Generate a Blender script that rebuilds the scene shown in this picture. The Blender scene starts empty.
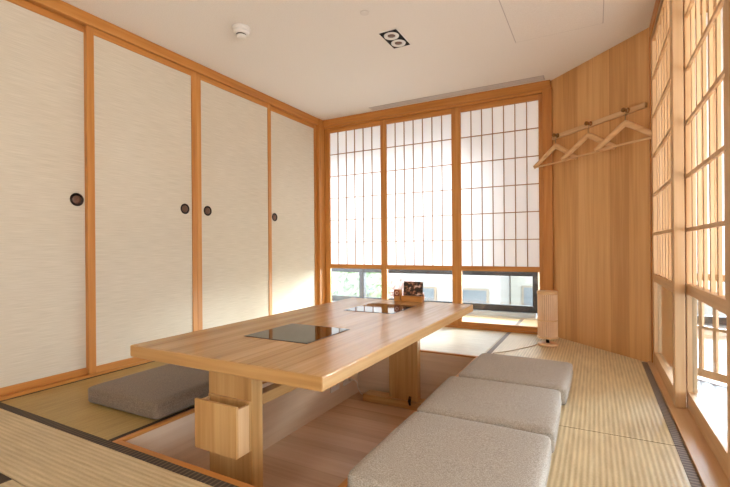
import bpy, bmesh, math, random
from mathutils import Vector, Matrix
random.seed(7)
sc = bpy.context.scene
COL = sc.collection

# ---------------------------------------------------------------- materials
def new_mat(name):
    m = bpy.data.materials.new(name); m.use_nodes = True
    nt = m.node_tree
    b = nt.nodes['Principled BSDF']
    return m, nt, b

def nd(nt, t, **kw):
    n = nt.nodes.new(t)
    for k, v in kw.items():
        if k in n.inputs: n.inputs[k].default_value = v
        else: setattr(n, k, v)
    return n

def ramp(nt, stops):
    r = nt.nodes.new('ShaderNodeValToRGB')
    el = r.color_ramp.elements
    while len(el) < len(stops): el.new(0.5)
    for e, (p, c) in zip(el, stops):
        e.position = p; e.color = (c[0], c[1], c[2], 1)
    return r

def srgb(r, g, b):
    f = lambda v: ((v/255+0.055)/1.055)**2.4 if v > 10 else v/255/12.92
    return (f(r), f(g), f(b))

def plain(name, c, rough=.5, metal=0., spec=.5):
    m, nt, b = new_mat(name)
    b.inputs['Base Color'].default_value = (*c, 1)
    b.inputs['Roughness'].default_value = rough
    b.inputs['Metallic'].default_value = metal
    b.inputs['Specular IOR Level'].default_value = spec
    return m

def wood(name, dark, mid, light, axis='X', rough=.42, fine=55., coarse=7., plank=None, plank_axis='X', seam=.72, spec=.4, figure=0.5):
    """straight-grained timber, grain along one local axis, optional glued boards"""
    m, nt, b = new_mat(name)
    L = nt.links
    tc = nd(nt, 'ShaderNodeTexCoord')
    oi = nd(nt, 'ShaderNodeObjectInfo')
    def mp(along, across):
        sv = [across]*3; sv['XYZ'.index(axis)] = along
        q = nd(nt, 'ShaderNodeMapping'); q.inputs['Scale'].default_value = sv
        L.new(tc.outputs['Object'], q.inputs['Vector'])
        return q
    n1 = nd(nt, 'ShaderNodeTexNoise', Scale=1.0, Detail=3.0); L.new(mp(.45, coarse).outputs[0], n1.inputs['Vector'])
    n2 = nd(nt, 'ShaderNodeTexNoise', Scale=1.0, Detail=2.0); L.new(mp(2.2, fine).outputs[0], n2.inputs['Vector'])
    n3 = nd(nt, 'ShaderNodeTexNoise', Scale=1.0, Detail=1.0); L.new(mp(1.2, coarse*3).outputs[0], n3.inputs['Vector'])
    a = nd(nt, 'ShaderNodeMath', operation='MULTIPLY'); a.inputs[1].default_value = .30; L.new(n2.outputs[0], a.inputs[0])
    c = nd(nt, 'ShaderNodeMath', operation='MULTIPLY_ADD'); c.inputs[1].default_value = .45; L.new(n1.outputs[0], c.inputs[0]); L.new(a.outputs[0], c.inputs[2])
    d = nd(nt, 'ShaderNodeMath', operation='MULTIPLY_ADD'); d.inputs[1].default_value = .25; L.new(n3.outputs[0], d.inputs[0]); L.new(c.outputs[0], d.inputs[2])
    last = d
    if plank:
        sx = nd(nt, 'ShaderNodeSeparateXYZ'); L.new(tc.outputs['Object'], sx.inputs[0])
        dv = nd(nt, 'ShaderNodeMath', operation='DIVIDE'); dv.inputs[1].default_value = plank
        L.new(sx.outputs['XYZ'.index(plank_axis)], dv.inputs[0])
        fl = nd(nt, 'ShaderNodeMath', operation='FLOOR'); L.new(dv.outputs[0], fl.inputs[0])
        wn = nd(nt, 'ShaderNodeTexWhiteNoise', noise_dimensions='1D'); L.new(fl.outputs[0], wn.inputs['W'])
        off = nd(nt, 'ShaderNodeMath', operation='MULTIPLY_ADD'); off.inputs[1].default_value = .22*figure*2; off.inputs[2].default_value = -.11*figure*2
        L.new(wn.outputs['Value'], off.inputs[0])
        ad = nd(nt, 'ShaderNodeMath', operation='ADD'); L.new(d.outputs[0], ad.inputs[0]); L.new(off.outputs[0], ad.inputs[1])
        last = ad
    rp = ramp(nt, [(.33, dark), (.50, mid), (.68, light)])
    L.new(last.outputs[0], rp.inputs[0])
    out = rp.outputs[0]
    if plank:
        fr = nd(nt, 'ShaderNodeMath', operation='FRACT'); L.new(dv.outputs[0], fr.inputs[0])
        lt = nd(nt, 'ShaderNodeMath', operation='LESS_THAN'); lt.inputs[1].default_value = .0022/plank; L.new(fr.outputs[0], lt.inputs[0])
        mx = nd(nt, 'ShaderNodeMix', data_type='RGBA', blend_type='MULTIPLY')
        L.new(lt.outputs[0], mx.inputs['Factor']); L.new(out, mx.inputs['A']); mx.inputs['B'].default_value = (seam, seam*.93, seam*.85, 1)
        out = mx.outputs['Result']
    L.new(out, b.inputs['Base Color'])
    b.inputs['Roughness'].default_value = rough
    b.inputs['Specular IOR Level'].default_value = spec
    return m

def woods(name, d, m_, l, **kw):
    return {ax: wood(f'{name}_{ax.lower()}', d, m_, l, axis=ax, **kw) for ax in 'XYZ'}

HINOKI = woods('amber_trim_wood', srgb(168,106,48), srgb(190,126,60), srgb(206,148,82))
KUMI = wood('lattice_bar_wood', srgb(140,98,62), srgb(156,112,74), srgb(170,126,88), axis='Z')
OAK = woods('oak_table_wood', srgb(158,112,62), srgb(186,141,86), srgb(206,166,112), rough=.34)
OAKTOP = wood('oak_board_top', srgb(156,112,64), srgb(188,146,94), srgb(208,170,120), axis='Y', rough=.27, spec=.5, plank=.166, plank_axis='X', fine=70, coarse=11, seam=.84, figure=.25)
PALE = woods('pale_cypress_wood', srgb(190,146,100), srgb(208,168,122), srgb(222,188,146))
PANEL = wood('veneer_wall_wood', srgb(190,140,84), srgb(210,160,102), srgb(222,176,120), axis='Z', plank=.162, plank_axis='X', fine=60, coarse=9, seam=.80, figure=.45)
LAMI = woods('pit_laminate', srgb(208,182,152), srgb(222,198,170), srgb(230,210,186), rough=.5)
LAMIP = wood('pit_floor_boards', srgb(190,150,114), srgb(206,168,132), srgb(216,182,148), axis='X', rough=.45, plank=.15, plank_axis='Y', seam=.82)
HANG = woods('hanger_wood', srgb(206,160,110), srgb(224,182,134), srgb(234,200,158))

def tatami(name, c1, c2, rib_axis, pitch=.0135, rough=.42, strength=.5):
    """rush mat: ribs across one axis, stitched dashes along them"""
    m, nt, b = new_mat(name); L = nt.links
    tc = nd(nt, 'ShaderNodeTexCoord')
    sx = nd(nt, 'ShaderNodeSeparateXYZ'); L.new(tc.outputs['Object'], sx.inputs[0])
    i = 'XY'.index(rib_axis); j = 1-i
    def wave(src, p, ph=0.):
        k = nd(nt, 'ShaderNodeMath', operation='MULTIPLY_ADD'); k.inputs[1].default_value = 2*math.pi/p; k.inputs[2].default_value = ph
        L.new(src, k.inputs[0])
        s = nd(nt, 'ShaderNodeMath', operation='SINE'); L.new(k.outputs[0], s.inputs[0])
        h = nd(nt, 'ShaderNodeMath', operation='MULTIPLY_ADD'); h.inputs[1].default_value = .5; h.inputs[2].default_value = .5
        L.new(s.outputs[0], h.inputs[0]); return h
    w1 = wave(sx.outputs[i], pitch)
    w2 = wave(sx.outputs[j], .0047)
    mpn = nd(nt, 'ShaderNodeMapping'); sv = [6., 6., 6.]; sv[i] = 60.; mpn.inputs['Scale'].default_value = sv
    L.new(tc.outputs['Object'], mpn.inputs['Vector'])
    ns = nd(nt, 'ShaderNodeTexNoise', Scale=1.0, Detail=3.0); L.new(mpn.outputs[0], ns.inputs['Vector'])
    nb = nd(nt, 'ShaderNodeTexNoise', Scale=2.2, Detail=2.0); L.new(tc.outputs['Object'], nb.inputs['Vector'])
    n4 = nd(nt, 'ShaderNodeTexNoise', Scale=140., Detail=1.0); L.new(tc.outputs['Object'], n4.inputs['Vector'])
    def ma(src, k, add=None, const=0.):
        q = nd(nt, 'ShaderNodeMath', operation='MULTIPLY_ADD'); q.inputs[1].default_value = k; L.new(src, q.inputs[0])
        if add is not None: L.new(add, q.inputs[2])
        else: q.inputs[2].default_value = const
        return q.outputs[0]
    f = ma(w1.outputs[0], .42*strength)
    f = ma(w2.outputs[0], .05, f)
    f = ma(ns.outputs[0], .55, f)
    f = ma(nb.outputs[0], .35, f)
    f = ma(n4.outputs[0], .25, f)
    rp = ramp(nt, [(.42, c1), (.92, c2)]); L.new(f, rp.inputs[0])
    L.new(rp.outputs[0], b.inputs['Base Color'])
    bp_ = nd(nt, 'ShaderNodeBump', Strength=.35, Distance=.0015); L.new(w1.outputs[0], bp_.inputs['Height'])
    L.new(bp_.outputs[0], b.inputs['Normal'])
    b.inputs['Roughness'].default_value = rough
    b.inputs['Specular IOR Level'].default_value = .5
    return m
TAT_Y = tatami('rush_weave_ribs_along_y', srgb(176,154,114), srgb(226,208,168), 'X', pitch=.0195, strength=.65)
TAT_G = tatami('rush_weave_grey', srgb(76,80,86), srgb(108,112,118), 'X', pitch=.03, strength=.4, rough=.36)
TAT_SHEEN = tatami('rush_weave_painted_sheen', srgb(184,170,140), srgb(226,216,194), 'Y', pitch=.0195, strength=.4, rough=.36)  # lighter tone paints in the window sheen on the far mat
TAT_X = tatami('rush_weave_ribs_along_x', srgb(166,144,106), srgb(212,192,154), 'Y', pitch=.02, strength=.42)
TAT_SHADED = tatami('rush_weave_golden_painted_shade', srgb(150,122,66), srgb(188,160,100), 'X', pitch=.012, strength=.3)  # golden rush, darkened to hold the shade left of the table

def heri_mat(name, c1, c2, axis):
    m, nt, b = new_mat(name); L = nt.links
    tc = nd(nt, 'ShaderNodeTexCoord')
    sx = nd(nt, 'ShaderNodeSeparateXYZ'); L.new(tc.outputs['Object'], sx.inputs[0])
    k = nd(nt, 'ShaderNodeMath', operation='MULTIPLY'); k.inputs[1].default_value = 2*math.pi/.022; L.new(sx.outputs['XY'.index(axis)], k.inputs[0])
    s = nd(nt, 'ShaderNodeMath', operation='SINE'); L.new(k.outputs[0], s.inputs[0])
    rp = ramp(nt, [(.30, c1), (.75, c2)]); L.new(s.outputs[0], rp.inputs[0])
    L.new(rp.outputs[0], b.inputs['Base Color']); b.inputs['Roughness'].default_value = .7
    return m
HERI_X = heri_mat('brown_cloth_binding_x', srgb(56,44,34), srgb(98,82,66), 'X')
HERI_Y = heri_mat('brown_cloth_binding_y', srgb(112,100,92), srgb(152,138,128), 'Y')
HERI_D = plain('dark_cloth_binding', srgb(62,46,30), .75)

def fabric(name, c1, c2):
    m, nt, b = new_mat(name); L = nt.links
    tc = nd(nt, 'ShaderNodeTexCoord')
    a = nd(nt, 'ShaderNodeMapping'); a.inputs['Scale'].default_value = (150, 620, 300); L.new(tc.outputs['Object'], a.inputs['Vector'])
    c = nd(nt, 'ShaderNodeMapping'); c.inputs['Scale'].default_value = (620, 150, 300); L.new(tc.outputs['Object'], c.inputs['Vector'])
    n1 = nd(nt, 'ShaderNodeTexNoise', Scale=1., Detail=2.); L.new(a.outputs[0], n1.inputs['Vector'])
    n2 = nd(nt, 'ShaderNodeTexNoise', Scale=1., Detail=2.); L.new(c.outputs[0], n2.inputs['Vector'])
    s = nd(nt, 'ShaderNodeMath', operation='ADD'); L.new(n1.outputs[0], s.inputs[0]); L.new(n2.outputs[0], s.inputs[1])
    h = nd(nt, 'ShaderNodeMath', operation='MULTIPLY'); h.inputs[1].default_value = .5; L.new(s.outputs[0], h.inputs[0])
    rp = ramp(nt, [(.40, c1), (.60, c2)]); L.new(h.outputs[0], rp.inputs[0])
    L.new(rp.outputs[0], b.inputs['Base Color'])
    bm_ = nd(nt, 'ShaderNodeBump', Strength=.25, Distance=.002); L.new(h.outputs[0], bm_.inputs['Height']); L.new(bm_.outputs[0], b.inputs['Normal'])
    b.inputs['Roughness'].default_value = .9; b.inputs['Specular IOR Level'].default_value = .15
    b.inputs['Sheen Weight'].default_value = .15
    return m
FABRIC_SHADED = fabric('brown_linen_painted_shade', srgb(104,88,72), srgb(140,122,102))  # browner linen, with the lone cushion's shade painted into its colour
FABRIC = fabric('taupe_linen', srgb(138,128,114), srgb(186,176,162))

def fusuma_paper():
    m, nt, b = new_mat('cream_woven_paper'); L = nt.links
    tc = nd(nt, 'ShaderNodeTexCoord')
    a = nd(nt, 'ShaderNodeMapping'); a.inputs['Scale'].default_value = (6, 7, 260); L.new(tc.outputs['Object'], a.inputs['Vector'])
    n1 = nd(nt, 'ShaderNodeTexNoise', Scale=1., Detail=3.); L.new(a.outputs[0], n1.inputs['Vector'])
    n2 = nd(nt, 'ShaderNodeTexNoise', Scale=1.6, Detail=2.); L.new(tc.outputs['Object'], n2.inputs['Vector'])
    s = nd(nt, 'ShaderNodeMath', operation='MULTIPLY_ADD'); s.inputs[1].default_value = .35; L.new(n2.outputs[0], s.inputs[0]); L.new(n1.outputs[0], s.inputs[2])
    rp = ramp(nt, [(.45, srgb(198,186,165)), (.88, srgb(214,203,184))]); L.new(s.outputs[0], rp.inputs[0])
    L.new(rp.outputs[0], b.inputs['Base Color'])
    b.inputs['Roughness'].default_value = .8; b.inputs['Specular IOR Level'].default_value = .2
    return m
FUSUMA = fusuma_paper()

def shoji_paper(name='shoji_paper', c=(.86,.86,.88)):
    m, nt, b = new_mat(name); L = nt.links
    out = nt.nodes['Material Output']
    d = nd(nt, 'ShaderNodeBsdfDiffuse', Color=(*c, 1)); t = nd(nt, 'ShaderNodeBsdfTranslucent', Color=(.93,.92,.92,1))
    mx = nd(nt, 'ShaderNodeMixShader'); mx.inputs[0].default_value = .36
    L.new(d.outputs[0], mx.inputs[1]); L.new(t.outputs[0], mx.inputs[2]); L.new(mx.outputs[0], out.inputs['Surface'])
    nt.nodes.remove(b)
    return m
PAPER = shoji_paper()

def glass_mat(name, tint=(.96,.98,.98), refl=1.0):
    m, nt, b = new_mat(name); L = nt.links
    out = nt.nodes['Material Output']
    t = nd(nt, 'ShaderNodeBsdfTransparent', Color=(*tint, 1)); g = nd(nt, 'ShaderNodeBsdfGlossy', Roughness=.02)
    f = nd(nt, 'ShaderNodeFresnel', IOR=1.45)
    k = nd(nt, 'ShaderNodeMath', operation='MULTIPLY'); k.inputs[1].default_value = refl; L.new(f.outputs[0], k.inputs[0])
    mx = nd(nt, 'ShaderNodeMixShader'); L.new(k.outputs[0], mx.inputs[0])
    L.new(t.outputs[0], mx.inputs[1]); L.new(g.outputs[0], mx.inputs[2]); L.new(mx.outputs[0], out.inputs['Surface'])
    nt.nodes.remove(b)
    return m
GLASS = glass_mat('clear_window_glass')
GLASS2 = glass_mat('clear_screen_glass', (.84,.88,.92), refl=.3)

def plaster():
    m, nt, b = new_mat('ceiling_plaster'); L = nt.links
    tc = nd(nt, 'ShaderNodeTexCoord')
    n = nd(nt, 'ShaderNodeTexNoise', Scale=160., Detail=2.); L.new(tc.outputs['Object'], n.inputs['Vector'])
    rp = ramp(nt, [(.3, srgb(226,219,211)), (.7, srgb(234,228,221))]); L.new(n.outputs[0], rp.inputs[0]); L.new(rp.outputs[0], b.inputs['Base Color'])
    b.inputs['Roughness'].default_value = .9
    return m
PLASTER = plaster()
WHITE = plain('white_plastic', srgb(228,224,218), .4)
OUTLET = plain('outlet_plastic', srgb(232,228,220), .4)
BLACKMET = plain('dark_bronze_aluminium', srgb(44,44,48), .35, .3)
SILLMET = plain('grey_sill_aluminium', srgb(150,156,164), .35, .4)
BLACK = plain('black_metal', srgb(12,11,11), .7, 0, .2)
SLOT = plain('slot_shadow_grey', srgb(186,176,172), .7)
BRONZE = plain('dark_bronze', srgb(40,28,22), .35, .7)
BRONZE2 = plain('worn_bronze', srgb(112,84,68), .4, .7)
HOB = plain('black_ceramic_glass', srgb(18,13,12), .04, 0, .6)
STEEL = plain('hook_steel', srgb(170,150,120), .3, .9)
BRASS = plain('brass_hook', srgb(150,104,54), .4, .5)
ROOM2 = plain('outer_plaster', srgb(224,220,212), .9)

def lamp_shade_mat():
    m, nt, b = new_mat('slatted_shade_wood'); L = nt.links
    tc = nd(nt, 'ShaderNodeTexCoord')
    gr = nd(nt, 'ShaderNodeTexNoise', Scale=6., Detail=1.); L.new(tc.outputs['Object'], gr.inputs['Vector'])
    rp = ramp(nt, [(.3, srgb(230,190,150)), (.7, srgb(242,212,178))]); L.new(gr.outputs[0], rp.inputs[0]); L.new(rp.outputs[0], b.inputs['Base Color'])
    b.inputs['Roughness'].default_value = .5
    return m
SHADE = lamp_shade_mat()
LINER = plain('shade_liner', srgb(206,160,124), .7)
CORDM = plain('beige_cord', srgb(178,150,108), .6)

# ---------------------------------------------------------------- mesh helpers
class MB:
    def __init__(s): s.bm = bmesh.new()
    def box(s, x0, x1, y0, y1, z0, z1, bev=0., seg=2, rot=None, about=None):
        r = bmesh.ops.create_cube(s.bm, size=1.)
        vs = r['verts']
        c = Vector(((x0+x1)/2, (y0+y1)/2, (z0+z1)/2))
        for v in vs: v.co = Vector((v.co.x*(x1-x0), v.co.y*(y1-y0), v.co.z*(z1-z0))) + c
        if rot is not None:
            p = Vector(about) if about else c
            M = Matrix.Translation(p) @ rot.to_4x4() @ Matrix.Translation(-p)
            for v in vs: v.co = M @ v.co
        if bev > 0:
            es = list({e for v in vs for e in v.link_edges})
            bmesh.ops.bevel(s.bm, geom=es, offset=bev, segments=seg, profile=.5, affect='EDGES')
        return s
    def lathe(s, prof, c=(0,0,0), n=32, axis='Z', cap=True):
        rings = []
        for (r, h) in prof:
            ring = []
            for i in range(n):
                a = 2*math.pi*i/n
                p = (r*math.cos(a), r*math.sin(a), h)
                if axis == 'X': p = (h, r*math.cos(a), r*math.sin(a))
                elif axis == 'Y': p = (r*math.cos(a), h, r*math.sin(a))
                ring.append(s.bm.verts.new((p[0]+c[0], p[1]+c[1], p[2]+c[2])))
            rings.append(ring)
        for a, b in zip(rings, rings[1:]):
            for i in range(n): s.bm.faces.new((a[i], a[(i+1) % n], b[(i+1) % n], b[i]))
        if cap:
            s.bm.faces.new(list(reversed(rings[0]))); s.bm.faces.new(rings[-1])
        return s
    def prism(s, poly, z0, z1):
        a = [s.bm.verts.new((x, y, z0)) for x, y in poly]; b = [s.bm.verts.new((x, y, z1)) for x, y in poly]
        n = len(poly)
        s.bm.faces.new(list(reversed(a))); s.bm.faces.new(b)
        for i in range(n): s.bm.faces.new((a[i], a[(i+1) % n], b[(i+1) % n], b[i]))
        return s
    def tube(s, pts, rad, n=8, flat=1.0):
        """tube through pts; rad a number or a list; flat squashes along Y"""
        pts = [Vector(p) for p in pts]; rings = []
        for i, p in enumerate(pts):
            t = (pts[min(i+1, len(pts)-1)] - pts[max(i-1, 0)]).normalized()
            up = Vector((0,0,1)) if abs(t.z) < .9 else Vector((0,1,0))
            u = t.cross(up).normalized(); w = u.cross(t).normalized()
            r = rad[i] if isinstance(rad, (list, tuple)) else rad
            ring = []
            for k in range(n):
                a = 2*math.pi*k/n
                o = u*(r*math.cos(a)) + w*(r*math.sin(a))
                o.y *= flat
                ring.append(s.bm.verts.new(p+o))
            rings.append(ring)
        for a, b in zip(rings, rings[1:]):
            for i in range(n): s.bm.faces.new((a[i], a[(i+1) % n], b[(i+1) % n], b[i]))
        s.bm.faces.new(list(reversed(rings[0]))); s.bm.faces.new(rings[-1])
        return s
    def build(s, name, mat, parent=None, smooth=False, off=None):
        if parent is not None and off is None: off = parent.get('_o', (0,0,0))
        bmesh.ops.recalc_face_normals(s.bm, faces=s.bm.faces[:])
        if off is not None:
            o = Vector(off)
            for v in s.bm.verts: v.co -= o
        me = bpy.data.meshes.new(name); s.bm.to_mesh(me); s.bm.free()
        me.materials.append(mat)
        if smooth:
            for p in me.polygons: p.use_smooth = True
        ob = bpy.data.objects.new(name, me); COL.objects.link(ob)
        if parent is not None: ob.parent = parent
        if parent is None and off is not None: ob.location = off
        if parent is not None and '_o' in parent.keys(): ob['_o'] = list(parent['_o'])
        return ob

def tag(o, label=None, cat=None, group=None, kind=None):
    if label: o['label'] = label
    if cat: o['category'] = cat
    if group: o['group'] = group
    if kind: o['kind'] = kind
    return o
def thing(name, label, cat, loc=(0,0,0), rotz=0., group=None, kind=None, local=False):
    o = bpy.data.objects.new(name, None); COL.objects.link(o)
    o.location = loc; o.rotation_euler = (0,0,rotz); o.empty_display_size = .1
    o['_o'] = [0,0,0] if local else list(loc)
    return tag(o, label, cat, group, kind)
def struct(name, mb, mat, label, cat, off=None):
    return tag(mb.build(name, mat, off=off), label, cat, kind='structure')

C = 2.337
# ---------------------------------------------------------------- room shell
# diagonal wall frame: local x runs along the wall, local y into it
DIAG_O = (-.35, 4.251, 0.); DIAG_R = math.atan2(-.7134, .7008)
# pit: outer opening
PX0, PX1, PY0, PY1, PZ = -1.82, -.755, 1.076, 3.20, -.42
f = MB()
f.box(-3.7, PX0, -1.6, 5.2, -.12, -.03).box(PX1, 2.8, -1.6, 5.2, -.12, -.03)
f.box(PX0, PX1, -1.6, PY0, -.12, -.03).box(PX0, PX1, PY1, 5.2, -.12, -.03)
struct('floor', f, LAMI['Y'], 'wooden subfloor carrying the tatami mats around the sunken foot pit', 'floor')
struct('floor_pit', MB().box(PX0, PX1, PY0, PY1, PZ-.03, PZ), LAMIP, 'brown boarded floor at the bottom of the sunken pit under the table', 'pit floor')
pw = thing('wall_pit', 'pale wood lining boards on the four sides of the sunken pit', 'pit wall', ((PX0+PX1)/2, (PY0+PY1)/2, PZ), kind='structure')
T = .024
MB().box(PX0, PX0+T, PY0, PY1, PZ, -.012).build('panel', LAMI['Y'], pw)
MB().box(PX1-T, PX1, PY0, PY1, PZ, -.012).build('panel', LAMI['Y'], pw)
MB().box(PX0+T, PX1-T, PY0, PY0+T, PZ, -.012).build('panel', LAMI['X'], pw)
MB().box(PX0+T, PX1-T, PY1-T, PY1, PZ, -.012).build('panel', LAMI['X'], pw)
tr = thing('trim_1', 'orange wood edging strip around the rim of the sunken pit', 'pit edging', ((PX0+PX1)/2, (PY0+PY1)/2, -.012), kind='structure')
for a in ((PX0, PX0+.028, PY0, PY1), (PX1-.028, PX1, PY0, PY1)): MB().box(*a, -.012, .001, .002).build('strip', HINOKI['Y'], tr)
for a in ((PX0+.028, PX1-.028, PY0, PY0+.028), (PX0+.028, PX1-.028, PY1-.028, PY1)): MB().box(*a, -.012, .001, .002).build('strip', HINOKI['X'], tr)

struct('ceiling', MB().box(-3.7, 2.8, -1.6, 5.2, C, C+.1), PLASTER, 'plain off-white plaster ceiling', 'ceiling')
struct('wall_left', MB().box(-3.03, -2.935, -1.6, 4.30, -.03, C), ROOM2, 'wall behind the four sliding paper doors', 'wall')

wf = MB().box(-3.03, .5, -1.7, -1.6, -.03, C).box(.5, 2.9, -1.7, -1.6, 2.05, C)
struct('wall_front_added', wf, ROOM2, 'wall added behind the camera to cut light, with a wide opening', 'wall')  # unseen wall, put in to hold back light from behind
struct('wall_right_added', MB().box(2.75, 2.85, -1.7, 5.1, .95, C), ROOM2, 'upper wall piece added out of view to cut light in the neighbouring room', 'wall')  # unseen; closes only the upper part, to limit stray light
# trims of the left wall
struct('trim_2', MB().box(-2.935, -2.842, -1.6, 4.13, 2.262, C, .003), HINOKI['Y'], 'orange wood head rail above the sliding paper doors', 'head rail')
struct('trim_3', MB().box(-2.935, -2.85, -1.6, 4.13, -.03, .018, .002), HINOKI['Y'], 'orange wood sill rail under the sliding paper doors', 'sill rail')
struct('trim_4', MB().box(-2.935, -2.838, 4.132, 4.30, -.03, C, .003), HINOKI['Z'], 'orange wood corner post between paper doors and latticed window', 'corner post')

def fusuma(n, y0, y1, xf, pull_y, label):
    d = thing(f'door_{n}', label, 'sliding door', (xf-.012, (y0+y1)/2, .018), kind='structure')
    x0, x1 = xf-.026, xf
    zt, zb = 2.258, .019
    MB().box(x0+.006, x1-.007, y0+.03, y1-.03, zb+.03, zt-.03).build('paper_panel', FUSUMA, d)
    for a, b in ((y0, y0+.046), (y1-.046, y1)): MB().box(x0, x1, a, b, zb, zt, .003).build('stile', HINOKI['Z'], d)
    MB().box(x0, x1-.002, y0+.046, y1-.046, zt-.044, zt, .002).build('top_rail', HINOKI['Y'], d)
    MB().box(x0, x1-.002, y0+.046, y1-.046, zb, zb+.043, .002).build('bottom_rail', HINOKI['Y'], d)
    xs = x1-.007
    p = MB().lathe([(.040,-.001),(.042,.003),(.036,.006),(.031,.004),(.029,.0005)], (xs, pull_y, 1.137), 28, 'X').build('finger_pull', BRONZE, d, True)
    MB().lathe([(.027,.0),(.024,.0018),(.008,.003),(.004,.002)], (xs+.001, pull_y, 1.137), 24, 'X').build('dish', BRONZE2, p, True)
    return d
fusuma(1, .66, 1.592, -2.876, 1.497, 'cream paper sliding door closest to the camera, pull beside its right stile')
fusuma(2, 1.547, 2.396, -2.851, 2.284, 'cream paper sliding door second from the camera, pull beside its right stile')
fusuma(3, 2.397, 3.305, -2.851, 2.508, 'cream paper sliding door third from the camera, pull beside its left stile')
fusuma(4, 3.26, 4.131, -2.876, 3.385, 'cream paper sliding door next to the corner post and windows')
fusuma(5, -.30, .70, -2.851, .55, 'cream paper sliding door outside the view behind the camera side')

# ---------------------------------------------------------------- back wall with shoji
YB = 4.251
tb = MB().box(-2.838, -.35, 4.215, 4.31, 2.262, C, .003).box(-2.838, -.35, 4.228, 4.30, 2.236, 2.262, .002)
struct('trim_5', tb, HINOKI['X'], 'orange wood head beam above the three latticed paper windows', 'head beam')
struct('trim_6', MB().box(-2.838, -.36, 4.222, 4.30, -.03, .014, .002), HINOKI['X'], 'orange wood sill under the three latticed paper windows', 'window sill rail')
struct('trim_7', MB().box(-.418, -.338, 4.215, 4.32, -.03, 2.262, .003), HINOKI['Z'], 'orange wood post between latticed window and diagonal panelled wall', 'post')

def shoji(n, x0, x1, sl, sr, ncol, yo, label):
    y0, y1 = yo-.016, yo+.016
    zt, zb = 2.235, .015
    w = thing(f'window_{n}', label, 'paper window', ((x0+x1)/2, yo, zb), kind='structure')
    MB().box(x0, x0+sl, y0, y1, zb, zt, .002).build('stile', HINOKI['Z'], w)
    MB().box(x1-sr, x1, y0, y1, zb, zt, .002).build('stile', HINOKI['Z'], w)
    a, b = x0+sl, x1-sr
    MB().box(a, b, y0+.002, y1-.002, 2.182, zt, .002).build('top_rail', HINOKI['X'], w)
    MB().box(a, b, y0+.002, y1-.002, .577, .625, .002).build('middle_rail', HINOKI['X'], w)
    MB().box(a, b, y0+.002, y1-.002, zb, .062, .002).build('bottom_rail', HINOKI['X'], w)
    m = MB()
    dx = (b-a)/ncol
    for i in range(1, ncol): m.box(a+i*dx-.0036, a+i*dx+.0036, yo-.008, yo+.004, .625, 2.182)
    for k in range(1, 6):
        z = .625 + k*(2.182-.625)/6
        m.box(a, b, yo-.0075, yo+.004, z-.0036, z+.0036)
    m.build('lattice', KUMI, w)
    MB().box(a, b, yo+.005, yo+.006, .625, 2.182).build('paper', PAPER, w)
    MB().box(a, b, yo+.001, yo+.005, .062, .577).build('glass_pane', GLASS, w)
shoji(1, -2.836, -2.062, .065, .034, 6, 4.262, 'latticed white paper window beside the corner of cream sliding doors')
shoji(2, -2.062, -1.240, .036, .046, 7, 4.262, 'middle latticed white paper window behind the table end')
shoji(3, -1.240, -.418, .048, .038, 7, 4.262, 'latticed white paper window beside the diagonal wood panelled wall')

# strip of room beyond the shoji, with the glazed facade
YW = 5.10
def outer_window(n, xs, label):
    w = thing(f'window_{n}', label, 'window', ((xs[0]+xs[-1])/2, YW, .06), kind='structure')
    x0, x1 = xs[0], xs[-1]
    MB().box(x0, x1, YW, YW+.07, .068, .14, .003).build('bottom_frame', BLACKMET, w)
    MB().box(x0, x1, YW, YW+.07, .478, .53, .003).build('middle_frame', BLACKMET, w)
    MB().box(x0, x1, YW, YW+.07, 2.06, 2.12, .003).build('top_frame', BLACKMET, w)
    MB().box(x0, x1, YW-.06, YW+.09, .015, .067, .004).build('sill', SILLMET, w)
    for x in xs: MB().box(x-.034, x+.034, YW-.004, YW+.074, .068, 2.12, .003).build('mullion', BLACKMET, w)
    for a, b in zip(xs, xs[1:]):
        MB().box(a+.02, b-.02, YW+.03, YW+.036, .14, .462).build('glass_pane', GLASS, w)
        MB().box(a+.02, b-.02, YW+.03, YW+.036,   .53, 2.06).build('glass_pane', GLASS, w)
outer_window(4, (-3.65, -2.82, -.587), 'dark framed outer window seen low below the paper windows')
outer_window(5, (.25, 1.45, 2.75), 'dark framed outer window of the neighbouring room behind the right-hand screens')
wb = MB().box(-3.7, 2.8, YW-.02, YW+.10, 2.121, C).box(-3.7, 2.8, YW-.04, YW+.10, -.12, .014).box(-.563, .226, YW-.01, YW+.1, .014, 2.121)
struct('wall_back', wb, ROOM2, 'outer wall around the low windows beyond the paper screens', 'outer wall')

# diagonal panelled wall
dw = MB().box(-.03, 1.165, 0, .05, -.03, C).build('wall_diagonal', PANEL)
dw.location = DIAG_O; dw.rotation_euler = (0,0,DIAG_R)
tag(dw, 'diagonal wall clad in vertical golden wood boards', 'wood wall', kind='structure')

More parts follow.
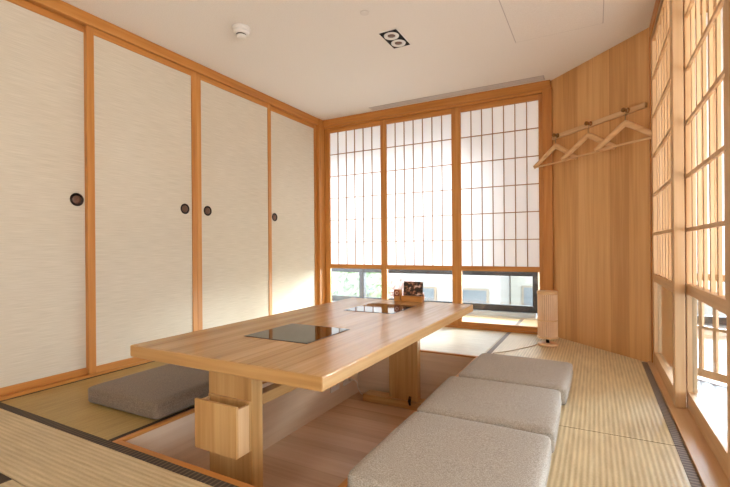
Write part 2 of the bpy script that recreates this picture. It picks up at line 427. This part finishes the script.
# ---------------------------------------------------------------- right side screens
struct('trim_8', MB().box(.340, .46, -1.6, 3.55, 2.255, C, .003), HINOKI['Y'], 'wood head beam above the lattice sliding screens on the right', 'head beam')
struct('trim_9', MB().box(.317, .46, -1.6, 3.545, -.03, .012, .002), PALE['Y'], 'pale wood sill board under the lattice sliding screens', 'sill board')
struct('trim_10', MB().box(.337, .46, 3.505, 3.60, .012, 2.255, .003), HINOKI['Z'], 'wood post where diagonal wall meets the lattice screens', 'post')
def lattice_door(n, y0, y1, x0, x1, ys, label, stile=.062):
    d = thing(f'door_{n}', label, 'lattice sliding door', ((x0+x1)/2, (y0+y1)/2, .013), kind='structure')
    zb, zt = .013, 2.252
    for a, b in ((y0, y0+stile), (y1-stile, y1)): MB().box(x0, x1, a, b, zb, zt, .003).build('stile', PALE['Z'], d)
    a, b = y0+stile, y1-stile
    MB().box(x0+.002, x1-.002, a, b, zt-.06, zt, .002).build('top_rail', PALE['Y'], d)
    MB().box(x0+.002, x1-.002, a, b, .577, .628, .002).build('middle_rail', PALE['Y'], d)
    MB().box(x0+.002, x1-.002, a, b, zb, .098, .002).build('bottom_rail', PALE['Y'], d)
    xc = x0+.018
    m = MB()
    for y in ys: m.box(xc-.005, xc+.007, y-.012, y+.012, .628, zt-.06)
    for k in range(6):
        z = .895 + .262*k
        m.box(xc-.016, xc-.004, a, b, z-.009, z+.009)
    m.build('lattice', PALE['Z'], d)
    MB().box(xc+.004, xc+.009, a, b, .098, .577).build('glass_pane', GLASS2, d)
lattice_door(6, 2.585, 3.504, .344, .388, [3.44-.1135*i for i in range(1, 8)], 'lattice sliding screen with glass foot next to the diagonal wall')
lattice_door(7, 1.81, 2.655, .394, .436, [2.52, 2.40, 2.282, 2.164, 2.046, 1.935], 'lattice sliding screen with glass foot at the picture edge, closer to camera')
lattice_door(8, .97, 1.80, .394, .436, [1.66-.117*i for i in range(0, 6)], 'lattice sliding screen outside the view beside the camera')

lattice_door(9, .13, 1.0, .344, .388, [.88-.115*i for i in range(0, 6)], 'lattice sliding screen added beside the camera, out of view, to cut side light')  # unseen screen, added to close the side against light
lattice_door(10, -.72, .16, .394, .436, [.04-.115*i for i in range(0, 6)], 'lattice sliding screen added behind the camera, out of view, to cut side light')  # likewise added out of view to keep side light out
# neighbouring room: partition that carries the diagonal on, seen through the glass
pa = thing('door_11', 'wood lattice partition of the neighbouring room seen through the glass', 'lattice partition', (DIAG_O[0]+1.9*.7008, DIAG_O[1]-1.9*.7134, 0), DIAG_R, kind='structure', local=True)
def S(s): return s-1.9
for s0, s1 in ((1.16, 1.225), (2.55, 2.61)): MB().box(S(s0), S(s1), 0, .04, .0, C-.002, .002).build('stile', PALE['Z'], pa)
for z0, z1 in ((0.0, .05), (.298, .316), (.60, .64), (2.25, C-.002)): MB().box(S(1.225), S(2.55), .004, .036, z0, z1, .002).build('rail', PALE['X'], pa)
for i in range(15): MB().box(S(1.308+.083*i-.010), S(1.308+.083*i+.010), .008, .03, .05, 2.25).build('lattice_bar', PALE['Z'], pa)

MB().box(S(1.225), S(2.55), .031, .032, .64, 2.25).build('paper', PAPER, pa)

# ---------------------------------------------------------------- tatami mats
def mat(label, poly, surf, borders, hm, loc, z=0.):
    t = thing('tatami_mat', label, 'tatami mat', (*loc, z-.03), group='tatami mats')
    MB().prism(poly, z-.03, z-.0005).build('rush_surface', surf, t)
    for k, b in enumerate(borders): MB().box(*b, z-.028, z+.0012).build('cloth_border', hm, t)
    return t
mat('golden tatami mat with painted-in shade between the paper doors and the left side of the pit', [(-2.845,1.078),(-1.822,1.078),(-1.822,3.198),(-2.845,3.198)], TAT_SHADED,
    [(-2.848,-2.832,1.078,3.198), (-1.845,-1.8215,1.078,3.198)], HERI_D, (-2.33,2.1))
mat('beige tatami mat in front of the pit with dark brown cloth border', [(-2.845,.736),(.30,.736),(.30,1.074),(-2.845,1.074)], TAT_X,
    [(-2.845,.30,1.036,1.075)], HERI_X, (-1.3,.9))
mat('tatami mat at the bottom left frame corner, only its dark border corner showing', [(-2.845,-1.2),(-1.843,-1.2),(-1.843,.732),(-2.845,.732)], TAT_X,
    [(-1.94,-1.843,-1.2,.733)], HERI_D, (-2.34,-.2))
mat('beige tatami mat under the camera, beside the bottom edge', [(-1.84,-1.2),(.30,-1.2),(.30,.732),(-1.84,.732)], TAT_X, [(-1.838,.30,-1.2,-1.16)], HERI_X, (-.8,-.2))
mat('tatami mat under the nearest seat cushion, along the lattice screens', [(-.753,1.078),(.315,1.078),(.315,2.1265),(-.753,2.1265)], TAT_Y,
    [(.282,.3155,1.078,2.1265), (-.754,-.72,1.078,2.1265)], HERI_Y, (-.22,1.6))
mat('tatami mat reaching from the seat cushions to the diagonal wall and floor lantern', [(-.753,2.1295),(.315,2.1295),(.315,3.562),(-.345,4.228),(-.40,4.22),(-.715,4.22),(-.753,4.22)], TAT_Y,
    [(.282,.3155,2.1295,3.55), (-.742,-.707,2.1295,4.218)], HERI_Y, (-.22,3.1))
mat('tatami mat painted pale with daylight sheen between the far pit end and the paper windows', [(-2.835,3.202),(-.756,3.202),(-.756,4.22),(-2.835,4.22)], TAT_SHEEN, [(-2.836,-2.81,3.202,4.22)], HERI_Y, (-1.8,3.7))
mat('tatami strip beyond the paper windows, seen under the last one', [(-3.65,4.325),(.1,4.325),(.1,5.04),(-3.65,5.04)], TAT_Y, [(-.742,-.707,4.325,5.04)], HERI_Y, (-1.5,4.7))
mat('tatami mat of the neighbouring room seen through the screen glass', [(.462,.0),(2.6,.0),(2.6,1.1),(.462,3.35)], TAT_G, [(.462,.50,.02,3.28)], HERI_Y, (1.2,1.4))

# ---------------------------------------------------------------- table
tx0, tx1, ty0, ty1, tz = -1.862, -.810, 1.187, 3.20, .385
TB = thing('dining_table', 'long low oak table standing in the sunken pit', 'table', (-1.3175, 2.19, PZ))
tt = MB().box(tx0, tx1, ty0, ty1, tz-.053, tz, .006, 3).build('tabletop', OAKTOP, TB)
tt.data.materials.append(OAK['X'])
for p in tt.data.polygons:
    if abs(p.normal.y) > .6: p.material_index = 1
for y0 in (1.26, 3.035):
    MB().box(-1.4375, -1.197, y0, y0+.065, PZ+.055, tz-.053, .004).build('leg', OAK['Z'], TB)
    MB().box(-1.66, -.975, y0-.03, y0+.095, PZ+.001, PZ+.058, .006).build('foot', OAK['X'], TB)
MB().box(-1.345, -1.29, 1.325, 3.035, .13, .18, .004).build('stretcher', OAK['Y'], TB)
kb = MB().tube([(-1.255,3.02,-.33),(-1.245,2.985,-.35),(-1.235,2.975,-.375)], [.011,.012,.008], 10).build('adjuster_knob', BLACK, TB, True)
tag(kb, 'small black knob at the foot bar')

hob_g = 'induction hobs let into the tabletop'
def hob(x0, x1, y0, y1, label):
    h = thing('induction_hob', label, 'induction hob', ((x0+x1)/2, (y0+y1)/2, tz), group=hob_g)
    MB().box(x0, x1, y0, y1, tz, tz+.0025, .0012, 1).build('glass_plate', HOB, h)
    MB().box(x0-.004, x1+.004, y0-.004, y0-.0002, tz, tz+.0022).box(x0-.004, x1+.004, y1+.0002, y1+.004, tz, tz+.0022).box(x0-.004, x0-.0002, y0, y1, tz, tz+.0022).box(x1+.0002, x1+.004, y0, y1, tz, tz+.0022).build('rim', BRONZE, h)
hob(-1.528, -1.153, 1.567, 1.940, 'black glass induction hob in the near half of the table')
hob(-1.530, -1.165, 2.52, 2.935, 'black glass induction hob in the far half of the table, reflecting the windows')

# box fixed on the near leg
bx = thing('tissue_box', 'open-topped square wooden box fixed to the near table leg', 'wooden box', (-1.312, 1.22, .02))
x0, x1, y0, y1, z0, z1 = -1.426, -1.198, 1.178, 1.2595, .02, .217
MB().box(x0, x1, y0, y0+.012, z0, z1, .0015).build('front_panel', OAK['Z'], bx)
MB().box(x0, x1, y1-.012, y1, z0, z1-.002, .0015).build('back_panel', OAK['Z'], bx)
MB().box(x0, x0+.012, y0+.012, y1-.012, z0, z1-.012, .001).build('side_panel', PALE['Z'], bx)
MB().box(x1-.012, x1, y0+.012, y1-.012, z0, z1-.012, .001).build('side_panel', PALE['Z'], bx)
MB().box(x0+.012, x1-.012, y0+.012, y1-.012, z0, z0+.012).build('bottom_panel', OAK['X'], bx)
for sx in (x0+.05, x1-.05): MB().lathe([(.006,0),(.006,.003)], (sx, y0+.012, z0+.1), 12, 'Y').build('screw', BRONZE, bx)

# ---------------------------------------------------------------- menu stand & cards
ms = thing('card_stand', 'small wooden card stand at the far end of the table', 'card stand', (-1.30, 3.17, tz))
MB().box(-1.374, -1.197, 3.135, 3.195, tz, tz+.045, .003).build('base', HINOKI['X'], ms)
MB().box(-1.374, -1.197, 3.188, 3.195, tz+.045, tz+.058, .001).build('back_lip', HINOKI['X'], ms)
cs = thing('number_block', 'small upright wooden block with reddish emblem beside the card stand', 'wooden block', (-1.425, 3.16, tz))
MB().box(-1.436, -1.382, 3.135, 3.185, tz, tz+.092, .003).build('block', HINOKI['Z'], cs)
MB().box(-1.433, -1.385, 3.1335, 3.1352, tz+.040, tz+.090).build('emblem_plate', plain('red_brown_plate', srgb(142,72,44), .5), cs)
em = MB().lathe([(.016,0),(.016,-.0012)], (-1.409, 3.1335, tz+.066), 20, 'Y').build('emblem', plain('pale_emblem', srgb(222,190,164), .6), cs)
MB().lathe([(.0085,0),(.0085,-.0022)], (-1.407, 3.1335, tz+.066), 14, 'Y').build('emblem_centre', plain('emblem_red', srgb(160,82,56), .6), cs)

def photo_card_mat():
    m, nt, b = new_mat('printed_food_photo'); L = nt.links
    tc = nd(nt, 'ShaderNodeTexCoord')
    v = nd(nt, 'ShaderNodeTexVoronoi', Scale=26.); L.new(tc.outputs['Object'], v.inputs['Vector'])
    n = nd(nt, 'ShaderNodeTexNoise', Scale=34., Detail=2.); L.new(tc.outputs['Object'], n.inputs['Vector'])
    rp = ramp(nt, [(.40, srgb(34,26,24)), (.50, srgb(96,62,44)), (.57, srgb(182,124,88)), (.66, srgb(226,212,200))])
    L.new(n.outputs[0], rp.inputs[0]); L.new(rp.outputs[0], b.inputs['Base Color']); b.inputs['Roughness'].default_value = .35
    return m
mc = thing('menu_card', 'dark printed food photo card standing in the wooden card stand', 'menu card', (-1.292, 3.172, tz+.045))
R = Matrix.Rotation(-.12, 3, 'X')
MB().box(-1.367, -1.202, 3.170, 3.1735, tz+.045, tz+.158, rot=R, about=(-1.3,3.172,tz+.045)).build('card', plain('card_edge', srgb(40,30,28), .5), mc)
MB().box(-1.363, -1.206, 3.1692, 3.1698, tz+.050, tz+.154, rot=R, about=(-1.3,3.172,tz+.045)).build('printed_picture', photo_card_mat(), mc)

# ---------------------------------------------------------------- cushions
def cushion(cx, cy, rz, label, group, sx=.565, sy=.565, h=.098, z=.0015, seed=0, fab=None):
    fab = fab or FABRIC
    rng = random.Random(seed)
    t = thing('seat_cushion', label, 'cushion', (cx, cy, z), rz, group=group, local=True)
    bm = bmesh.new(); n = 22
    def ssgn(v, p): return math.copysign(abs(v)**p, v)
    # rounded slab: grid on a cube pushed to a superellipsoid-like block
    bmesh.ops.create_cube(bm, size=2.)
    bmesh.ops.subdivide_edges(bm, edges=bm.edges[:], cuts=n, use_grid_fill=True)
    rad = .018
    for v in bm.verts:
        p = v.co.copy()
        q = Vector((p.x*sx/2, p.y*sy/2, p.z*h/2))
        inner = Vector((max(-sx/2+rad, min(sx/2-rad, q.x)), max(-sy/2+rad, min(sy/2-rad, q.y)), max(-h/2+rad, min(h/2-rad, q.z))))
        dlt = q-inner
        if dlt.length > 1e-9:
            q = inner + dlt.normalized()*min(rad, max(abs(dlt.x), abs(dlt.y), abs(dlt.z)))
        # side bulge, crown on the top, corner pinch
        k = 1-abs(p.z)**2
        ex = (1-abs(p.y)**4); ey = (1-abs(p.x)**4)
        q.x += math.copysign(.006*k*ex*abs(p.x)**6, p.x); q.y += math.copysign(.006*k*ey*abs(p.y)**6, p.y)
        if p.z > 0: q.z += .005*(1-p.x**2)*(1-p.y**2) - .003*(abs(p.x)*abs(p.y))**3
        q.z += h/2
        v.co = q
    mb = MB(); mb.bm.free(); mb.bm = bm
    mb.build('cover', fab, t, True)
    # zip seam welt running round the sides
    w = MB()
    def rr(k):
        a = 2*math.pi*k/96; c, s_ = math.cos(a), math.sin(a)
        return ((sx/2+.004)*ssgn(c, .16), (sy/2+.004)*ssgn(s_, .16))
    pts = [(*rr(k), h*.52) for k in range(97)]
    w.tube(pts, .0028, 6)
    w.build('side_seam', fab, t, True)
    return t
CG = 'taupe floor cushions'
cushion(-.432, 1.470, 0.0, 'taupe square floor cushion nearest the camera in the row of three', CG, .56, .60, seed=1)
cushion(-.436, 2.070, .02, 'taupe square floor cushion in the middle of the row of three', CG, .57, .555, seed=2)
cushion(-.412, 2.660, -.015, 'taupe square floor cushion closest to the windows in the row of three', CG, .56, .56, seed=3)
cushion(-2.12, 1.575, .02, 'brownish floor cushion with shade painted into its cloth, alone between table and paper doors', CG, .56, .57, h=.09, seed=4, fab=FABRIC_SHADED)

# ---------------------------------------------------------------- floor lantern
lx, ly = -.349, 3.80
lt = thing('floor_lantern', 'slatted wood cylinder lantern standing before the diagonal wall', 'floor lamp', (lx, ly, .0015))
z0 = .0015
MB().lathe([(.074,z0),(.079,z0+.004),(.079,z0+.014),(.070,z0+.020),(.02,z0+.022)], (lx,ly,0), 40).build('base', HANG['X'], lt, True)
MB().lathe([(.013,z0+.022),(.012,z0+.07)], (lx,ly,0), 16).build('neck', BLACK, lt, True)
MB().lathe([(.0695,.070),(.0695,.43)], (lx,ly,0), 40).build('liner', LINER, lt, True)
sh = MB()
for i in range(30):
    a = 2*math.pi*i/30
    sh.box(lx+.0705, lx+.0775, ly-.0052, ly+.0052, .066, .432, rot=Matrix.Rotation(a, 3, 'Z'), about=(lx, ly, .25))
sh.build('shade', SHADE, lt)
for a, b in ((.064,.080), (.205,.216), (.424,.448)):
    MB().lathe([(.0785,a),(.081,a+.003),(.081,b-.003),(.0785,b)], (lx,ly,0), 44).build('shade_band', HANG['X'], lt, True)
cd = MB().tube([(lx-.08, ly-.03, .006), (-.45,3.70,.006), (-.50,3.60,.006), (-.56,3.49,.006), (-.624,3.392,.006), (-.69,3.31,.006)], .0032, 8).build('power_cord', CORDM, lt, True)

# ---------------------------------------------------------------- hanger rail and hangers (diagonal wall)
def wp(s, off, z):   # along the wall, off towards the room
    return (DIAG_O[0]+s*.7008-off*.7134, DIAG_O[1]-s*.7134-off*.7008, z)
rl = thing('coat_rail', 'thin wooden coat rail with three hooks on the diagonal wall', 'coat rail', wp(.5, 0, 1.80), DIAG_R, local=True)
MB().box(-.465, .468, -.022, -.0005, -.017, .020, .003).build('rail', PALE['X'], rl)
hooks = (.115, .485, .832)
for s in hooks:
    k = MB().lathe([(.018,0),(.020,-.004),(.011,-.010),(.0098,-.036),(.017,-.040),(.016,-.048),(.006,-.050)], (s-.5, -.022, .004), 20, 'Y').build('hook', BRASS, rl, True)
hg = 'wooden coat hangers on the rail'
def hanger(s, rz, half, label, tilt=0., off=.047):
    h = thing('coat_hanger', label, 'coat hanger', wp(s, off, 1.806), DIAG_R+rz, group=hg, local=True)
    # hook: loops over the peg
    pts = [(0, 0, -.098), (0, 0, -.052)]
    for i in range(11):
        a = -math.pi/2 + i*(math.pi*1.45)/10
        pts.append((.020*math.cos(a)+0.0, 0, -.002+.020*math.sin(a)-.008+.0))
    pts = [(0,0,-.10),(0,0,-.045)] + [(.019*math.cos(a), 0, -.008+.019*math.sin(a)) for a in [math.radians(d) for d in (-70,-40,-10,20,50,80,110,140,170)]]
    hk = MB().tube(pts, .0026, 8).build('wire_hook', STEEL, h, True)
    def arm(sg):
        P = []; rr_ = []
        for i in range(13):
            u = i/12
            x = sg*half*u
            z = -.098 - .150*(u**1.25) - .010*math.sin(math.pi*u)
            P.append((x, -.018*u*u*(1 if True else 0), z)); rr_.append(.023*(1-u)+.019*u)
        return P, rr_
    Pl, rl_ = arm(-1); Pr, rr2 = arm(1)
    MB().tube(list(reversed(Pl))+Pr[1:], list(reversed(rl_))+rr2[1:], 12, .62).build('shoulder_bar', HANG['X'], h, True)
    zb = -.098-.150
    MB().tube([(-half*.985, -.018, zb-.002), (half*.985, -.018, zb-.002)], .0075, 10).build('trouser_bar', HANG['X'], h, True)
    return h
hanger(.115, .12, .235, 'wooden coat hanger on the hook closest to the paper window')
hanger(.485, .12, .245, 'wooden coat hanger on the middle hook of the coat rail')
hanger(.832, .12, .235, 'wooden coat hanger on the hook closest to the lattice screens')

# ---------------------------------------------------------------- ceiling fittings
sd = thing('smoke_detector', 'white round smoke detector on the ceiling', 'smoke detector', (-2.133, 2.172, C))
dx_, dy_ = -2.133, 2.172
MB().lathe([(.062,C-.0005),(.062,C-.018),(.056,C-.024)], (dx_,dy_,0), 36).build('base', WHITE, sd, True)
MB().lathe([(.055,C-.024),(.052,C-.040),(.044,C-.046),(.036,C-.046)], (dx_,dy_,0), 36).build('body', WHITE, sd, True)
MB().lathe([(.033,C-.046),(.033,C-.053)], (dx_,dy_,0), 28).build('vent_gap', BLACK, sd, True)
MB().lathe([(.035,C-.053),(.035,C-.059),(.026,C-.066),(.008,C-.069)], (dx_,dy_,0), 30).build('cap', WHITE, sd, True)
dl = thing('downlight', 'black rectangular twin downlight with two white rings in the ceiling', 'ceiling light', (-1.268, 2.823, C))
MB().box(-1.341, -1.195, 2.688, 2.958, C-.006, C-.0005, .002).build('trim_plate', WHITE, dl)
MB().box(-1.334, -1.202, 2.695, 2.951, C-.009, C-.0062, .001).build('black_plate', BLACK, dl)
for y in (2.762, 2.884):
    r = MB().lathe([(.054,C-.009),(.052,C-.014),(.034,C-.014),(.028,C-.0095)], (-1.268,y,0), 32, cap=False).build('ring', WHITE, dl, True)
    MB().lathe([(.027,C-.0092),(.020,C-.0115),(.004,C-.0125)], (-1.268,y,0), 24).build('bulb', BRONZE2, r, True)
vt = thing('slot_diffuser', 'long thin grey air slot in the ceiling above the paper windows', 'air vent', (-1.27, 4.13, C))
MB().box(-2.15, -.39, 4.078, 4.186, C-.004, C-.0005, .001).build('frame', SLOT, vt)
for y in (4.098, 4.132, 4.166): MB().box(-2.14, -.40, y-.010, y+.010, C-.0075, C-.004, .001).build('slat', plain('slat_grey', srgb(206,196,192), .6), vt)
hb = MB().box(-.512, .06, 2.60, 3.325, C-.0022, C-.0004)
hatch = thing('ceiling_hatch', 'flush square access panel faintly outlined in the ceiling', 'ceiling hatch', (-.226, 2.96, C))
MB().box(-.506, .054, 2.606, 3.319, C-.0035, C-.0008).build('panel', PLASTER, hatch)
for a in ((-.512,-.507,2.60,3.325), (.055,.06,2.60,3.325), (-.507,.055,3.320,3.325), (-.507,.055,2.60,2.605)):
    MB().box(*a, C-.0016, C-.0003).build('gap_strip', SLOT, hatch)
hb.bm.free()
sp = MB().lathe([(.030,C-.0005),(.030,C-.003),(.026,C-.004)], (-1.30, 2.42, 0), 28).build('sprinkler_cover', plain('cover_white', srgb(216,208,200), .6), off=(-1.30,2.42,C))
tag(sp, 'faint round white sprinkler cover on the ceiling near the downlight', 'sprinkler cover')

# ---------------------------------------------------------------- sockets in the pit
def outlet(y, z, label):
    o = thing('wall_socket', label, 'power socket', (PX0+T, y, z), group='sockets in the pit')
    xw = PX0+T
    MB().box(xw, xw+.008, y-.062, y+.062, z-.036, z+.036, .003).build('plate', OUTLET, o)
    for yy in (-.026, .026):
        MB().box(xw+.008, xw+.0095, y+yy-.016, y+yy+.016, z-.014, z+.014, .001).build('socket_face', WHITE, o)
outlet(2.80, -.262, 'white power socket on the pit side wall, the one closer to camera')
outlet(2.985, -.262, 'white power socket on the pit side wall with a plugged cable')
pc = thing('power_cable', 'white cable with plug hanging from the socket in the pit', 'cable', (PX0+T+.01, 3.01, -.25))
xw = PX0+T
MB().box(xw+.0098, xw+.035, 2.998, 3.024, -.276, -.252, .004).build('plug', WHITE, pc)
MB().tube([(xw+.035,3.011,-.264),(xw+.05,3.03,-.27),(xw+.05,3.07,-.30),(xw+.045,3.09,-.35),(xw+.07,3.10,-.40),(xw+.10,3.11,-.412),(xw+.14,3.14,-.414)], .0045, 8).build('cord', WHITE, pc, True)

# ---------------------------------------------------------------- outdoors
struct('ground_street', MB().box(-40, 40, 5.6, 60, -3.6, -3.5), plain('street_paving', srgb(190,188,184), .9), 'pale street outside the windows', 'street')
def building(x0, x1, y, h, wallc, label, cols, rows):
    b = thing('street_building', label, 'building', ((x0+x1)/2, y, -3.5))
    MB().box(x0, x1, y, y+6, -3.5, h).build('wall', plain('facade_paint', wallc, .9), b)
    gm = plain('facade_window', srgb(84,88,92), .3)
    dx = (x1-x0)/cols
    for i in range(cols):
        for k in range(rows):
            cx = x0+(i+.5)*dx; cz = -1.6+k*2.6
            fr = MB().box(cx-dx*.3, cx+dx*.3, y-.06, y, cz-.75, cz+.75, .01).build('window', plain('facade_frame', srgb(120,108,94), .7), b)
            MB().box(cx-dx*.26, cx+dx*.26, y-.075, y-.06, cz-.68, cz+.68).build('pane', gm, fr)
building(-14, -3.25, 17, 6, srgb(136,132,128), 'pale building across the street beyond the low window', 5, 2)
building(-3.2, 6, 19, 5, srgb(142,138,130), 'cream building across the street behind the last paper window', 4, 2)
def leaf_mat(c): return plain('leaf_green', c, .6)
def tree(x, y, zc, r, label, seed, col):
    rng = random.Random(seed)
    t = thing('street_tree', label, 'tree', (x, y, -3.5), group='street trees')
    MB().tube([(x,y,-3.5),(x+.05,y,-2),(x-.03,y,zc)], [.12,.09,.04], 10).build('trunk', plain('bark', srgb(120,98,80), .9), t, True)
    m = MB()
    for i in range(900):
        d = Vector((rng.gauss(0,1), rng.gauss(0,1), rng.gauss(0,1))).normalized()*r*(rng.random()**.4)
        p = Vector((x,y,zc))+d
        a = Vector((rng.gauss(0,1), rng.gauss(0,1), rng.gauss(0,1))).normalized(); u = a.orthogonal().normalized(); w = a.cross(u)
        s_ = .05+.05*rng.random()
        m.bm.faces.new([m.bm.verts.new(p+q) for q in (u*s_*1.6, w*s_*.7, -u*s_*1.6, -w*s_*.7)])
    m.build('foliage', leaf_mat(col), t)
tree(-5.75, 10.0, -.35, 1.0, 'pale green street tree seen through the low window by the corner', 3, srgb(112,130,92))
tree(-5.9, 13.6, -1.0, .75, 'small pinkish street tree seen through the low window left of the card stand', 5, srgb(176,146,138))

# ---------------------------------------------------------------- light
w = bpy.data.worlds.new('World'); sc.world = w; w.use_nodes = True
bg = w.node_tree.nodes['Background']
bg.inputs['Color'].default_value = (.87, .935, 1.0, 1); bg.inputs['Strength'].default_value = 1.6

sl = bpy.data.lights.new('soft_daylight_sun', 'SUN'); sl.energy = 11.0; sl.angle = math.radians(42); sl.color = (.90, .955, 1.)
so = bpy.data.objects.new('soft_daylight_sun', sl); COL.objects.link(so)
so.rotation_euler = Vector((-.42, -.74, -.30)).to_track_quat('-Z', 'Y').to_euler(); so.location = (3, 9, 6)

def area(name, loc, rot, sx, sy, power, col):
    l = bpy.data.lights.new(name, 'AREA'); l.shape = 'RECTANGLE'; l.size = sx; l.size_y = sy; l.energy = power; l.color = col
    o = bpy.data.objects.new(name, l); COL.objects.link(o); o.location = loc; o.rotation_euler = rot
    return o

# ---------------------------------------------------------------- camera
cam = bpy.data.cameras.new('Camera'); co = bpy.data.objects.new('Camera', cam); COL.objects.link(co)
cam.sensor_width = 36.; cam.lens = 36.*424.95/730; cam.shift_y = (247.41-243.5)/730; cam.clip_start = .02; cam.clip_end = 200
co.matrix_world = Matrix.Translation((0,0,.82)) @ Matrix.Rotation(.4963, 4, 'Z') @ Matrix.Rotation(math.pi/2, 4, 'X') @ Matrix.Rotation(-.0077, 4, 'Z')
sc.camera = co
sc.cycles.diffuse_bounces = 8; sc.cycles.max_bounces = 12; sc.cycles.transparent_max_bounces = 12

vs = sc.view_settings
vs.view_transform = 'Standard'; vs.look = 'None'; vs.gamma = 1.; vs.use_curve_mapping = False
vs.exposure = 2.48
for o in bpy.data.objects:
    if '_o' in o.keys(): del o['_o']
